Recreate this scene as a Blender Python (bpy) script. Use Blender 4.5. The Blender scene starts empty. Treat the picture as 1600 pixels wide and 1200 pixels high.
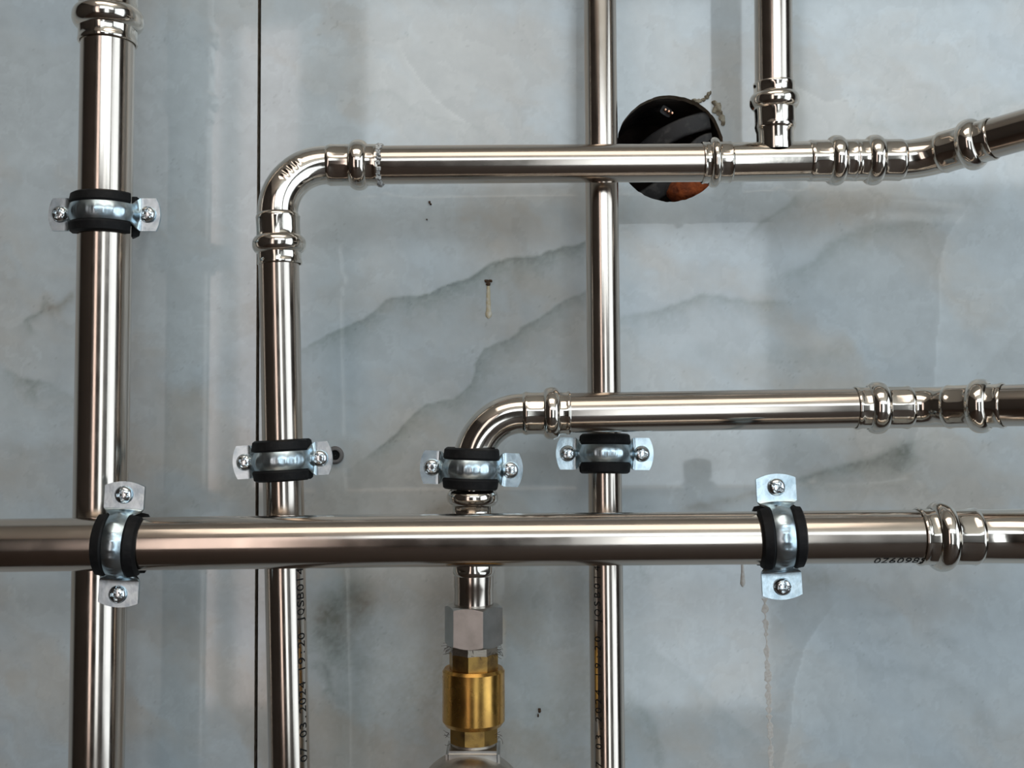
import bpy, bmesh, math, random
import numpy as np
from mathutils import Vector, Matrix

random.seed(7)
SC = bpy.context.scene
COL = SC.collection

# ------------------------------------------------------------------ camera, light, exposure
F = 1716.0                      # focal length in pixels of the 1600x1200 frame
CD = 0.863                      # camera to tile face
CZ = 1.2                        # camera height
PITCH = math.radians(2.0)
cam = bpy.data.cameras.new('camera')
cam.sensor_width = 36.0
cam.lens = 36.0 * F / 1600.0
cam.clip_start = 0.01
camo = bpy.data.objects.new('camera', cam)
COL.objects.link(camo)
camo.location = (0, -CD, CZ)
camo.rotation_euler = (math.pi / 2 + PITCH, 0, 0)
SC.camera = camo

world = bpy.data.worlds.new('world')
SC.world = world
world.use_nodes = True
wb = world.node_tree.nodes['Background']
wb.inputs[0].default_value = (0.75, 0.86, 1.0, 1)
wb.inputs[1].default_value = 0.6


def area(name, loc, rot, sx, sy, radiance, color):
    l = bpy.data.lights.new(name, 'AREA')
    l.shape = 'RECTANGLE'
    l.size, l.size_y = sx, sy
    l.energy = radiance * math.pi * sx * sy
    l.color = color
    o = bpy.data.objects.new(name, l)
    COL.objects.link(o)
    o.location = loc
    o.rotation_euler = rot
    return o


ROOM_X0, ROOM_X1, ROOM_Y0, ROOM_H = -2.0, 2.2, -3.4, 3.0
# daylight entering by the windows of the room, and an added overhead fill panel
WIN1 = (0.27, 1.04, 0.06, 2.02)        # x0,x1,z0,z1 on the back wall
WIN2 = (-1.38, -0.78, 0.06, 2.80)
WIN3 = (-3.0, -0.9, 0.06, 2.70)        # y0,y1,z0,z1 on the right wall
WIN4 = (-0.62, 2.15, 2.08, 2.92)         # transom lights, back wall
area('daylight_window_4', ((WIN4[0] + WIN4[1]) / 2, ROOM_Y0 - 0.06, (WIN4[2] + WIN4[3]) / 2), (math.pi / 2, 0, 0),
     WIN4[1] - WIN4[0], WIN4[3] - WIN4[2], 3.6, (0.82, 0.93, 1.0))
area('daylight_window_1', ((WIN1[0] + WIN1[1]) / 2, ROOM_Y0 - 0.06, (WIN1[2] + WIN1[3]) / 2), (math.pi / 2, 0, 0),
     WIN1[1] - WIN1[0], WIN1[3] - WIN1[2], 2.5, (0.86, 0.95, 1.0))
area('daylight_window_2', ((WIN2[0] + WIN2[1]) / 2, ROOM_Y0 - 0.06, (WIN2[2] + WIN2[3]) / 2), (math.pi / 2, 0, 0),
     WIN2[1] - WIN2[0], WIN2[3] - WIN2[2], 2.3, (1.0, 0.78, 0.68))
area('daylight_window_3', (ROOM_X1 + 0.06, (WIN3[0] + WIN3[1]) / 2, (WIN3[2] + WIN3[3]) / 2), (0, math.pi / 2, 0),
     WIN3[3] - WIN3[2], WIN3[1] - WIN3[0], 1.9, (0.80, 0.92, 1.0))
FILL_PANEL = (-0.9, 0.9, -2.0, -0.9)         # x0,x1,y0,y1 of the added overhead panel that brightens the pipe tops
area('added_overhead_fill', ((FILL_PANEL[0] + FILL_PANEL[1]) / 2, (FILL_PANEL[2] + FILL_PANEL[3]) / 2, ROOM_H - 0.045), (0, 0, 0),
     FILL_PANEL[1] - FILL_PANEL[0], FILL_PANEL[3] - FILL_PANEL[2], 2.4, (1.0, 0.90, 0.78))

vs = SC.view_settings
vs.view_transform = 'Standard'
vs.look = 'None'
vs.exposure = -0.05
vs.gamma = 1.0
vs.use_curve_mapping = False


# ------------------------------------------------------------------ helpers
def P(px, py, d):
    """point that stands d metres in front of the tile face, seen at pixel px,py"""
    a = (px - 800.0) / F
    b = -(py - 600.0) / F
    dx = a
    dy = math.cos(PITCH) - b * math.sin(PITCH)
    dz = math.sin(PITCH) + b * math.cos(PITCH)
    t = (CD - d) / dy
    return Vector((dx * t, -CD + dy * t, CZ + dz * t))


def mat(name, color, rough=0.5, metal=0.0, noise=None, bump=None, spec=0.5, rnoise=None):
    m = bpy.data.materials.new(name)
    m.use_nodes = True
    nt = m.node_tree
    b = nt.nodes['Principled BSDF']
    b.inputs['Base Color'].default_value = (*color, 1)
    b.inputs['Roughness'].default_value = rough
    b.inputs['Metallic'].default_value = metal
    b.inputs['Specular IOR Level'].default_value = spec
    tc = nt.nodes.new('ShaderNodeTexCoord')
    if noise:
        col2, scale, lo, hi = noise
        n = nt.nodes.new('ShaderNodeTexNoise')
        n.inputs['Scale'].default_value = scale
        n.inputs['Detail'].default_value = 6
        nt.links.new(tc.outputs['Object'], n.inputs['Vector'])
        r = nt.nodes.new('ShaderNodeValToRGB')
        r.color_ramp.elements[0].position = lo
        r.color_ramp.elements[1].position = hi
        r.color_ramp.elements[0].color = (*color, 1)
        r.color_ramp.elements[1].color = (*col2, 1)
        nt.links.new(n.outputs['Fac'], r.inputs['Fac'])
        nt.links.new(r.outputs['Color'], b.inputs['Base Color'])
    if rnoise:
        scale, lo, hi = rnoise
        n = nt.nodes.new('ShaderNodeTexNoise')
        n.inputs['Scale'].default_value = scale
        n.inputs['Detail'].default_value = 4
        nt.links.new(tc.outputs['Object'], n.inputs['Vector'])
        mr = nt.nodes.new('ShaderNodeMapRange')
        mr.inputs['From Min'].default_value = 0.3
        mr.inputs['From Max'].default_value = 0.7
        mr.inputs['To Min'].default_value = lo
        mr.inputs['To Max'].default_value = hi
        nt.links.new(n.outputs['Fac'], mr.inputs['Value'])
        nt.links.new(mr.outputs['Result'], b.inputs['Roughness'])
    if bump:
        scale, strength, dist = bump
        n = nt.nodes.new('ShaderNodeTexNoise')
        n.inputs['Scale'].default_value = scale
        n.inputs['Detail'].default_value = 3
        nt.links.new(tc.outputs['Object'], n.inputs['Vector'])
        bp = nt.nodes.new('ShaderNodeBump')
        bp.inputs['Strength'].default_value = strength
        bp.inputs['Distance'].default_value = dist
        nt.links.new(n.outputs['Fac'], bp.inputs['Height'])
        nt.links.new(bp.outputs['Normal'], b.inputs['Normal'])
    return m


M = {}
M['steel'] = mat('brushed_stainless_steel', (0.55, 0.485, 0.425), 0.17, 1.0, rnoise=(60, 0.13, 0.19), bump=(30, 0.03, 0.0006))
M['fitting'] = mat('polished_stainless_steel', (0.66, 0.605, 0.54), 0.11, 1.0, rnoise=(90, 0.08, 0.15), bump=(70, 0.10, 0.0008))
M['zinc'] = mat('zinc_plated_steel', (0.58, 0.68, 0.73), 0.27, 1.0, noise=((0.42, 0.52, 0.58), 160, 0.42, 0.7), bump=(240, 0.12, 0.0006))
M['screw'] = mat('zinc_screw', (0.70, 0.74, 0.76), 0.16, 1.0)
M['rubber'] = mat('black_rubber', (0.006, 0.006, 0.0065), 0.6, 0.0, noise=((0.014, 0.013, 0.013), 300, 0.5, 0.8), bump=(900, 0.2, 0.0003), spec=0.22)
M['brass'] = mat('brass', (0.58, 0.33, 0.085), 0.22, 1.0, noise=((0.42, 0.22, 0.06), 60, 0.45, 0.75), rnoise=(70, 0.2, 0.34))
M['brass_rough'] = mat('cast_brass', (0.42, 0.26, 0.08), 0.42, 1.0, noise=((0.20, 0.12, 0.05), 110, 0.45, 0.7), bump=(500, 0.2, 0.0005))
M['nut'] = mat('machined_steel_nut', (0.50, 0.49, 0.47), 0.33, 1.0, noise=((0.40, 0.39, 0.37), 90, 0.4, 0.7), bump=(600, 0.06, 0.0004))
M['valve'] = mat('cast_nickel', (0.40, 0.35, 0.29), 0.42, 1.0, noise=((0.30, 0.26, 0.22), 120, 0.4, 0.7), bump=(700, 0.3, 0.0006))
M['hemp'] = mat('hemp_fibre', (0.055, 0.04, 0.028), 0.9)
M['tape'] = mat('torn_tape', (0.62, 0.62, 0.60), 0.5, 0.0, noise=((0.25, 0.25, 0.25), 400, 0.45, 0.6), bump=(700, 0.6, 0.001))
M['ink'] = mat('black_ink', (0.006, 0.006, 0.006), 0.6, 0.0, spec=0.2)
M['cable'] = mat('black_cable', (0.018, 0.018, 0.019), 0.5, 0.0, noise=((0.09, 0.085, 0.08), 140, 0.5, 0.85), bump=(500, 0.2, 0.0005))
M['copper'] = mat('copper', (0.80, 0.46, 0.30), 0.3, 1.0)
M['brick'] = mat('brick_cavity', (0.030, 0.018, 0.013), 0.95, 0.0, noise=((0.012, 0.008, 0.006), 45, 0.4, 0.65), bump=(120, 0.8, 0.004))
M['plaster'] = mat('crumbled_plaster', (0.34, 0.31, 0.24), 0.95, 0.0, noise=((0.14, 0.11, 0.07), 300, 0.4, 0.65), bump=(300, 0.6, 0.002))
M['tile_edge'] = mat('tile_edge', (0.36, 0.31, 0.25), 0.9, 0.0, noise=((0.22, 0.18, 0.13), 180, 0.4, 0.65), bump=(260, 0.6, 0.002))
M['adhesive'] = mat('dark_adhesive', (0.030, 0.024, 0.020), 0.95)
M['glue'] = mat('dried_glue', (0.52, 0.45, 0.30), 0.2, 0.0, noise=((0.62, 0.60, 0.52), 200, 0.4, 0.6))
M['residue'] = mat('dried_residue', (0.58, 0.57, 0.54), 0.35, 0.0, noise=((0.50, 0.47, 0.43), 500, 0.4, 0.6))
M['rust'] = mat('rust_spot', (0.12, 0.06, 0.025), 0.8, 0.0, noise=((0.03, 0.02, 0.015), 900, 0.4, 0.6))
M['roomwall'] = mat('painted_wall', (0.045, 0.034, 0.027), 0.9, 0.0, noise=((0.03, 0.023, 0.018), 3, 0.4, 0.7))
M['paleplaster'] = mat('pale_plaster', (0.30, 0.30, 0.30), 0.9, 0.0, noise=((0.26, 0.26, 0.26), 3, 0.4, 0.7))
M['addeddarkpanel'] = mat('added_dark_panel_brown', (0.040, 0.028, 0.020), 0.6, 0.0, noise=((0.025, 0.018, 0.013), 8, 0.4, 0.7))
M['ceiling'] = mat('ceiling_paint', (0.78, 0.70, 0.60), 0.9)
M['floor'] = mat('brown_floor', (0.045, 0.027, 0.018), 0.6, 0.0, noise=((0.03, 0.018, 0.013), 6, 0.4, 0.7))
M['frame'] = mat('window_frame', (0.75, 0.74, 0.72), 0.4)


def marble_material():
    m = bpy.data.materials.new('glazed_marble_tile')
    m.use_nodes = True
    nt = m.node_tree
    b = nt.nodes['Principled BSDF']
    at = nt.nodes.new('ShaderNodeAttribute')
    at.attribute_name = 'marble'
    tc = nt.nodes.new('ShaderNodeTexCoord')
    n = nt.nodes.new('ShaderNodeTexNoise')
    n.inputs['Scale'].default_value = 55
    n.inputs['Detail'].default_value = 8
    n.inputs['Roughness'].default_value = 0.65
    nt.links.new(tc.outputs['Object'], n.inputs['Vector'])
    mr = nt.nodes.new('ShaderNodeMapRange')
    mr.inputs['From Min'].default_value = 0.3
    mr.inputs['From Max'].default_value = 0.7
    mr.inputs['To Min'].default_value = 0.93
    mr.inputs['To Max'].default_value = 1.05
    nt.links.new(n.outputs['Fac'], mr.inputs['Value'])
    mx = nt.nodes.new('ShaderNodeVectorMath')
    mx.operation = 'SCALE'
    nt.links.new(at.outputs['Color'], mx.inputs[0])
    nt.links.new(mr.outputs['Result'], mx.inputs['Scale'])
    nt.links.new(mx.outputs['Vector'], b.inputs['Base Color'])
    b.inputs['Roughness'].default_value = 0.06
    b.inputs['IOR'].default_value = 1.55
    return m


M['marble'] = marble_material()


def link(name, me, material, parent=None, smooth=35, kind=None):
    o = bpy.data.objects.new(name, me)
    COL.objects.link(o)
    if material is not None and len(me.materials) == 0:
        me.materials.append(M[material])
    if smooth is not None:
        me.shade_smooth()
        me.set_sharp_from_angle(angle=math.radians(smooth))
    if parent is not None:
        o.parent = parent
    if kind:
        o['kind'] = kind
    return o


def from_bm(name, bm, material, parent=None, smooth=35, kind=None):
    bmesh.ops.recalc_face_normals(bm, faces=bm.faces)
    me = bpy.data.meshes.new(name)
    bm.to_mesh(me)
    bm.free()
    return link(name, me, material, parent, smooth, kind)


def thing(name, loc, label, cat, group=None):
    o = bpy.data.objects.new(name, None)
    o.empty_display_size = 0.01
    COL.objects.link(o)
    o.matrix_world = Matrix.Translation(loc) if not isinstance(loc, Matrix) else loc
    return tag(o, label, cat, group)


def tag(o, label, cat, group=None):
    o['label'] = label
    o['category'] = cat
    if group:
        o['group'] = group
    return o


def keep(o, parent, base):
    """parent a mesh built in world coordinates"""
    o.parent = parent
    o.matrix_parent_inverse = base.inverted()


def box(bm, x0, x1, y0, y1, z0, z1):
    v = [bm.verts.new(p) for p in ((x0, y0, z0), (x1, y0, z0), (x1, y1, z0), (x0, y1, z0),
                                   (x0, y0, z1), (x1, y0, z1), (x1, y1, z1), (x0, y1, z1))]
    for f in ((0, 1, 2, 3), (4, 7, 6, 5), (0, 4, 5, 1), (1, 5, 6, 2), (2, 6, 7, 3), (3, 7, 4, 0)):
        bm.faces.new([v[i] for i in f])


def frames(path):
    n = len(path)
    T = []
    for i in range(n):
        a = path[max(0, i - 1)]
        b = path[min(n - 1, i + 1)]
        T.append((b - a).normalized())
    ref = Vector((0, -1, 0))
    if abs(T[0].dot(ref)) > 0.9:
        ref = Vector((1, 0, 0))
    N = (ref - T[0] * ref.dot(T[0])).normalized()
    out = []
    for i in range(n):
        N = (N - T[i] * N.dot(T[i])).normalized()
        out.append((T[i], N, T[i].cross(N)))
    return out


def sweep_bm(path, rad, seg=48, cap=True, closed_loop=False, bm=None):
    """tube along a path; rad = number, list per point or function(i, theta)"""
    bm = bm or bmesh.new()
    fr = frames(path)
    rings = []
    for i, p in enumerate(path):
        T, N, B = fr[i]
        ring = []
        for k in range(seg):
            th = 2 * math.pi * k / seg
            r = rad(i, th) if callable(rad) else (rad[i] if isinstance(rad, (list, tuple)) else rad)
            ring.append(bm.verts.new(p + N * (r * math.cos(th)) + B * (r * math.sin(th))))
        rings.append(ring)
    for i in range(len(rings) - 1):
        for k in range(seg):
            k2 = (k + 1) % seg
            bm.faces.new((rings[i][k], rings[i][k2], rings[i + 1][k2], rings[i + 1][k]))
    if closed_loop:
        for k in range(seg):
            k2 = (k + 1) % seg
            bm.faces.new((rings[-1][k], rings[-1][k2], rings[0][k2], rings[0][k]))
    elif cap:
        bm.faces.new(rings[0][::-1])
        bm.faces.new(rings[-1])
    return bm


def lin(a, b, n):
    return [a.lerp(b, i / n) for i in range(n + 1)]


def bez(a, c, b, n=20):
    return [a * (1 - t) ** 2 + c * (2 * t * (1 - t)) + b * t ** 2 for t in (i / n for i in range(n + 1))]


def arc3(p0, corner, p1, n=28):
    """near-circular fillet between p0 and p1 with tangents through the corner (cubic)"""
    k = 0.5523
    a, d = p0, p1
    b = p0.lerp(corner, k)
    c = p1.lerp(corner, k)
    out = []
    for i in range(n + 1):
        t = i / n
        out.append(a * (1 - t) ** 3 + b * (3 * t * (1 - t) ** 2) + c * (3 * t * t * (1 - t)) + d * t ** 3)
    return out


def revolve(a, b, prof, seg=64, fn=None):
    """profile of (fraction or metres along a->b, radius); fn(t, theta) multiplies"""
    ax = (b - a).normalized()
    ref = Vector((0, -1, 0))
    if abs(ax.dot(ref)) > 0.9:
        ref = Vector((1, 0, 0))
    N = (ref - ax * ref.dot(ax)).normalized()
    B = ax.cross(N)
    bm = bmesh.new()
    rings = []
    for t, r in prof:
        c = a + ax * t
        rings.append([bm.verts.new(c + (N * math.cos(2 * math.pi * k / seg) + B * math.sin(2 * math.pi * k / seg)) *
                                   (r * (fn(t, 2 * math.pi * k / seg) if fn else 1.0))) for k in range(seg)])
    for i in range(len(rings) - 1):
        for k in range(seg):
            k2 = (k + 1) % seg
            bm.faces.new((rings[i][k], rings[i][k2], rings[i + 1][k2], rings[i + 1][k]))
    return bm, rings


# ------------------------------------------------------------------ marble painting (material colour and painted-in reflections)
_rng = np.random.RandomState(11)
_LAT = _rng.rand(256, 256)


def vnoise(x, y):
    xi = np.floor(x).astype(int)
    yi = np.floor(y).astype(int)
    fx = x - xi
    fy = y - yi
    fx = fx * fx * fx * (fx * (fx * 6 - 15) + 10)
    fy = fy * fy * fy * (fy * (fy * 6 - 15) + 10)
    a = _LAT[xi % 256, yi % 256]
    b = _LAT[(xi + 1) % 256, yi % 256]
    c = _LAT[xi % 256, (yi + 1) % 256]
    d = _LAT[(xi + 1) % 256, (yi + 1) % 256]
    return (a * (1 - fx) + b * fx) * (1 - fy) + (c * (1 - fx) + d * fx) * fy


def fbm(x, y, o=5, g=0.5):
    s = np.zeros_like(x)
    a, t = 1.0, 0.0
    for i in range(o):
        s += a * vnoise(x + 17.3 * i, y + 9.1 * i)
        t += a
        a *= g
        x = x * 2.03
        y = y * 2.03
    return s / t


def wallpx(px, py):
    p = P(px, py, 0)
    return (p.x / CD * F + 800, 600 - (p.z - CZ) / CD * F)


# veins and painted-in reflections: points in picture pixels, strength, fade below (px), fade above (px), tint
V_GREY = (0.52, 0.55, 0.52)
V_BRWN = (0.62, 0.53, 0.44)
V_WHT = (1.18, 1.17, 1.15)
VEINS_AND_REFLECTIONS = [
    ([(470, 545), (498, 531), (543, 514), (579, 495), (600, 474), (636, 465), (675, 457), (711, 441), (750, 429), (780, 411), (828, 400), (870, 390), (909, 378), (960, 360)], 0.85, 26, 2.5, V_GREY),
    ([(560, 726), (600, 694), (636, 657), (669, 631), (708, 627), (735, 600), (744, 570), (759, 546), (798, 531), (822, 507), (861, 483), (885, 471), (930, 452)], 0.80, 22, 2.5, V_GREY),
    ([(960, 505), (972, 500), (1036, 488), (1092, 464), (1132, 464), (1184, 476), (1230, 470)], 0.75, 20, 5, V_GREY),
    ([(1205, 445), (1220, 436), (1280, 408), (1308, 380), (1360, 362), (1420, 352), (1470, 340)], 0.42, 30, 9, V_GREY),
    ([(1235, 758), (1260, 750), (1320, 732), (1370, 718), (1412, 700), (1432, 690)], 0.9, 24, 6, V_GREY),
    ([(1400, 735), (1412, 716), (1424, 700)], 0.7, 18, 18, V_GREY),
    ([(1060, 800), (1110, 785), (1160, 775), (1210, 765)], 0.45, 14, 6, V_BRWN),
    ([(1287, 973), (1310, 1005), (1335, 1028), (1359, 1045), (1420, 1050), (1470, 1060), (1497, 1073), (1530, 1110), (1550, 1150)], 0.42, 18, 14, (0.72, 0.72, 0.72)),
    ([(1345, 1010), (1380, 1000), (1410, 1010), (1440, 1030)], 0.35, 16, 14, (0.72, 0.72, 0.72)),
    ([(1440, 985), (1470, 995), (1500, 1010)], 0.4, 10, 8, (0.7, 0.7, 0.7)),
    ([(1355, 958), (1380, 962), (1400, 955)], 0.4, 9, 7, (0.7, 0.7, 0.7)),
    ([(1570, 300), (1530, 318), (1460, 330), (1390, 320), (1320, 318), (1250, 330), (1200, 360), (1160, 378)], 0.30, 30, 24, V_BRWN),  # brown band: the upper pipe's reflection painted into the tile
    ([(1250, 300), (1225, 325), (1200, 345), (1170, 365)], 0.5, 9, 4, V_GREY),
    ([(1600, 150), (1500, 185), (1420, 195), (1380, 200), (1330, 190)], 0.28, 14, 10, V_GREY),
    ([(1600, 520), (1560, 555), (1530, 590), (1505, 610)], 0.35, 40, 5, (0.78, 0.76, 0.74)),
    ([(540, 905), (545, 930), (520, 955), (505, 985), (530, 1010), (520, 1040)], 1.0, 30, 26, V_GREY),
    ([(480, 970), (510, 960), (540, 985), (560, 960), (580, 925)], 0.8, 28, 22, V_BRWN),
    ([(690, 920), (670, 980), (680, 1060), (660, 1130), (690, 1190)], 0.38, 60, 50, (0.80, 0.70, 0.60)),  # broad warm brown patch
    ([(500, 1190), (640, 1090), (760, 1010), (870, 930), (960, 900)], 0.7, 110, 90, (0.84, 0.78, 0.71)),  # broad warm cloud, also paints in the dark reflection at bottom centre
    ([(840, 1200), (880, 1120), (960, 1040)], 0.6, 90, 70, (0.80, 0.75, 0.68)),  # more of the same painted-in dark reflection, warm toned
    ([(540, 1120), (555, 1060), (590, 1000), (600, 960)], 0.45, 30, 26, (0.72, 0.74, 0.74)),
    ([(485, 1040), (510, 1036), (520, 1075), (505, 1090)], 0.55, 12, 6, V_GREY),
    ([(120, 455), (105, 470), (90, 482), (70, 488)], 0.75, 10, 6, (0.60, 0.53, 0.46)),
    ([(70, 470), (66, 490), (40, 505), (52, 520), (60, 525)], 0.55, 7, 5, V_GREY),
    ([(35, 592), (58, 592), (45, 605), (52, 620)], 0.5, 7, 4, V_GREY),
    ([(0, 580), (30, 590), (80, 600), (115, 630), (122, 640)], 0.35, 30, 4, V_GREY),
    ([(0, 690), (40, 720), (80, 700), (120, 715)], 0.25, 22, 14, V_BRWN),
    ([(380, 470), (392, 500), (402, 520)], 0.35, 34, 30, V_BRWN),
    ([(270, 640), (310, 610), (350, 590), (400, 560)], 0.28, 26, 20, V_BRWN),
    ([(560, 120), (575, 150), (610, 145), (640, 165), (700, 190), (760, 205)], 0.20, 16, 3, V_GREY),
    ([(430, 1000), (420, 1060), (410, 1110)], 0.35, 24, 24, V_BRWN),
    ([(660, 820), (690, 800), (720, 790)], 0.45, 20, 14, V_BRWN),
    ([(220, 830), (260, 800), (300, 790), (340, 760)], 0.28, 26, 16, V_BRWN),
    ([(985, 870), (1000, 880), (1010, 905)], 0.40, 10, 8, V_GREY),
    ([(975, 1085), (1000, 1110), (1020, 1150), (1030, 1200)], 0.35, 14, 10, V_GREY),
    ([(1230, 895), (1262, 910), (1300, 905)], 0.5, 24, 20, V_BRWN),
    ([(1060, 560), (1110, 545), (1160, 560), (1220, 550), (1290, 560), (1350, 545)], 0.22, 30, 14, V_GREY),
    ([(1000, 1000), (1080, 1060), (1130, 1110), (1180, 1160)], 0.25, 40, 4, V_GREY),
]
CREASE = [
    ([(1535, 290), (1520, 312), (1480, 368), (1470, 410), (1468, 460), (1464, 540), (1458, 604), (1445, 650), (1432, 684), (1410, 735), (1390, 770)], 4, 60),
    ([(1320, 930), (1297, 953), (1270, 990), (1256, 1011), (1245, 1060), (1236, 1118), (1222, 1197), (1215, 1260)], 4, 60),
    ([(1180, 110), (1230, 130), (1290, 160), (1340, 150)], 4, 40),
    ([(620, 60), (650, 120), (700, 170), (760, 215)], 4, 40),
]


def seg_dist(u, v, pts):
    best = np.full(u.shape, 1e9)
    side = np.zeros(u.shape)
    pos = np.zeros(u.shape)
    acc = 0.0
    tot = sum(math.dist(a, b) for a, b in zip(pts, pts[1:]))
    for (ax, ay), (bx, by) in zip(pts, pts[1:]):
        dx, dy = bx - ax, by - ay
        L2 = dx * dx + dy * dy + 1e-9
        t = np.clip(((u - ax) * dx + (v - ay) * dy) / L2, 0, 1)
        ex, ey = u - (ax + t * dx), v - (ay + t * dy)
        d = np.hypot(ex, ey)
        m = d < best
        best = np.where(m, d, best)
        cr = (dx * ey - dy * ex) * (1 if dx >= 0 else -1)
        side = np.where(m, cr, side)
        pos = np.where(m, (acc + t * math.sqrt(L2)) / tot, pos)
        acc += math.sqrt(L2)
    return best, side, pos


def marble(x, z):
    u = x / CD * F + 800
    v = 600 - (z - CZ) / CD * F
    wx = (fbm(u / 60, v / 60, 4) - 0.5) * 34 + (fbm(u / 14 + 9, v / 14, 3) - 0.5) * 9
    wy = (fbm(u / 60 + 40, v / 60 + 7, 4) - 0.5) * 34 + (fbm(u / 14 + 3, v / 14 + 5, 3) - 0.5) * 9
    c = np.empty(u.shape + (3,))
    base = np.array((0.545, 0.605, 0.63))
    warm = np.array((0.52, 0.505, 0.465))
    cool = np.array((0.51, 0.595, 0.65))
    # diagonal clouding, as in onyx
    uu, vv = u * 0.83 + v * 0.55, -u * 0.55 + v * 0.83
    n1 = fbm((uu + wx * 2) / 330 + 3.1, (vv + wy * 2) / 150 + 1.7, 5)
    n2 = fbm((uu - wy * 2) / 240 + 13.1, (vv + wx) / 130 + 21.7, 5)
    n3 = fbm((u + wx) / 120 + 5, (v + wy) / 90 + 2, 5)
    wv = np.clip((n1 - 0.46) * 4.5, 0, 1)[..., None]
    cv = np.clip((n2 - 0.48) * 4.0, 0, 1)[..., None]
    c[:] = base
    c = c * (1 - 0.75 * wv) + warm * 0.75 * wv
    c = c * (1 - 0.6 * cv) + cool * 0.6 * cv
    c *= (0.93 + 0.14 * n3)[..., None]
    # sharp-edged translucent plates
    n4 = fbm((uu + wx * 3) / 260 + 31, (vv + wy * 3) / 110 + 11, 4)
    fr = (n4 * 7) % 1.0
    c *= (0.955 + 0.075 * fr)[..., None]
    grain = fbm(u / 5, v / 5, 2)
    for pts, s, below, above, tint in VEINS_AND_REFLECTIONS:
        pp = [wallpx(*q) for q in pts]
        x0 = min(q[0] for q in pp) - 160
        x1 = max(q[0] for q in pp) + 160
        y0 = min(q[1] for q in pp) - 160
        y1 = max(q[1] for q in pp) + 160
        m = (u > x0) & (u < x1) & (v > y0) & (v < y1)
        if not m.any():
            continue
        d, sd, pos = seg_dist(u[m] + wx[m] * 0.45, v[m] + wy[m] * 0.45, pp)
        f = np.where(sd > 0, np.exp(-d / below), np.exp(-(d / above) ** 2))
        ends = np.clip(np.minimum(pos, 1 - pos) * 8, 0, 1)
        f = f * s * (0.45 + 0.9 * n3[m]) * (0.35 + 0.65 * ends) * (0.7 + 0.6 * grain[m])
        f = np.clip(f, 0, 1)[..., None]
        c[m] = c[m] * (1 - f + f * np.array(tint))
    for pts, w, fade in CREASE:
        pp = [wallpx(*q) for q in pts]
        x0 = min(q[0] for q in pp) - 200
        x1 = max(q[0] for q in pp) + 200
        y0 = min(q[1] for q in pp) - 60
        y1 = max(q[1] for q in pp) + 60
        m = (u > x0) & (u < x1) & (v > y0) & (v < y1)
        if not m.any():
            continue
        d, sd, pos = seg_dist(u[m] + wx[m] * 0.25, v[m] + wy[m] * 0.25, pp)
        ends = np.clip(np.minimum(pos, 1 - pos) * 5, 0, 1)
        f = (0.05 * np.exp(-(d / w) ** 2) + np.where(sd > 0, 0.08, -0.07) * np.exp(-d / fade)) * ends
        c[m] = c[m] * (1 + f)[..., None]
    # fine specks
    sp = fbm(u / 3.1 + 60, v / 3.1, 1)
    sm = (sp > 0.962) & (vnoise(u / 37, v / 37) > 0.55)
    c[sm] *= 0.86
    return np.clip(c, 0.02, 0.9)


# ------------------------------------------------------------------ structure
HC = P(1047, 232, 0)
HR = 0.0425


def slab(name, x0, x1, y0, y1, z0, z1, material):
    bm = bmesh.new()
    box(bm, x0, x1, y0, y1, z0, z1)
    return from_bm(name, bm, material, smooth=None, kind='structure')


slab('floor', ROOM_X0, ROOM_X1, ROOM_Y0, 0.0, -0.1, 0.0, 'floor')
slab('ceiling', ROOM_X0, ROOM_X1, ROOM_Y0, 0.0, ROOM_H, ROOM_H + 0.1, 'ceiling')
slab('wall_left', ROOM_X0 - 0.12, ROOM_X0, ROOM_Y0, 0.12, 0.0, ROOM_H, 'roomwall')


def wall_with_openings(name, axis, at0, at1, u0, u1, h, wins, material='roomwall'):
    bm = bmesh.new()
    us = sorted({u0, u1} | {w[0] for w in wins} | {w[1] for w in wins})
    for a, b in zip(us, us[1:]):
        hit = sorted([w for w in wins if w[0] <= a and w[1] >= b], key=lambda w: w[2])
        spans, zc = [], 0.0
        for w in hit:
            spans.append((zc, w[2]))
            zc = w[3]
        spans.append((zc, h))
        for z0, z1 in spans:
            if axis == 'x':
                box(bm, a, b, at0, at1, z0, z1)
            else:
                box(bm, at0, at1, a, b, z0, z1)
    return from_bm(name, bm, material, smooth=None, kind='structure')


wall_with_openings('wall_back', 'x', ROOM_Y0 - 0.12, ROOM_Y0, ROOM_X0, ROOM_X1, ROOM_H, [WIN2, WIN1, WIN4], 'paleplaster')
wall_with_openings('wall_right', 'y', ROOM_X1, ROOM_X1 + 0.12, ROOM_Y0, 0.0, ROOM_H, [WIN3])


def window(name, axis, at, u0, u1, z0, z1, bars, rails):
    bm = bmesh.new()
    w = 0.05

    def b(a0, a1, c0, c1):
        if axis == 'x':
            box(bm, a0, a1, at - 0.02, at + 0.03, c0, c1)
        else:
            box(bm, at - 0.03, at + 0.02, a0, a1, c0, c1)
    b(u0, u0 + w, z0, z1)
    b(u1 - w, u1, z0, z1)
    b(u0, u1, z0, z0 + w)
    b(u0, u1, z1 - w, z1)
    for u in bars:
        b(u - w * 0.7, u + w * 0.7, z0, z1)
    for z in rails:
        b(u0, u1, z - w * 0.5, z + w * 0.5)
    return from_bm(name, bm, 'frame', smooth=None, kind='structure')


window('window_1', 'x', ROOM_Y0, *WIN1, bars=[], rails=[])
window('window_4', 'x', ROOM_Y0, *WIN4, bars=[0.27, 1.1], rails=[])
window('window_2', 'x', ROOM_Y0, *WIN2, bars=[-1.10], rails=[])
window('window_3', 'y', ROOM_X1, *WIN3, bars=[-2.4], rails=[])

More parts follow.
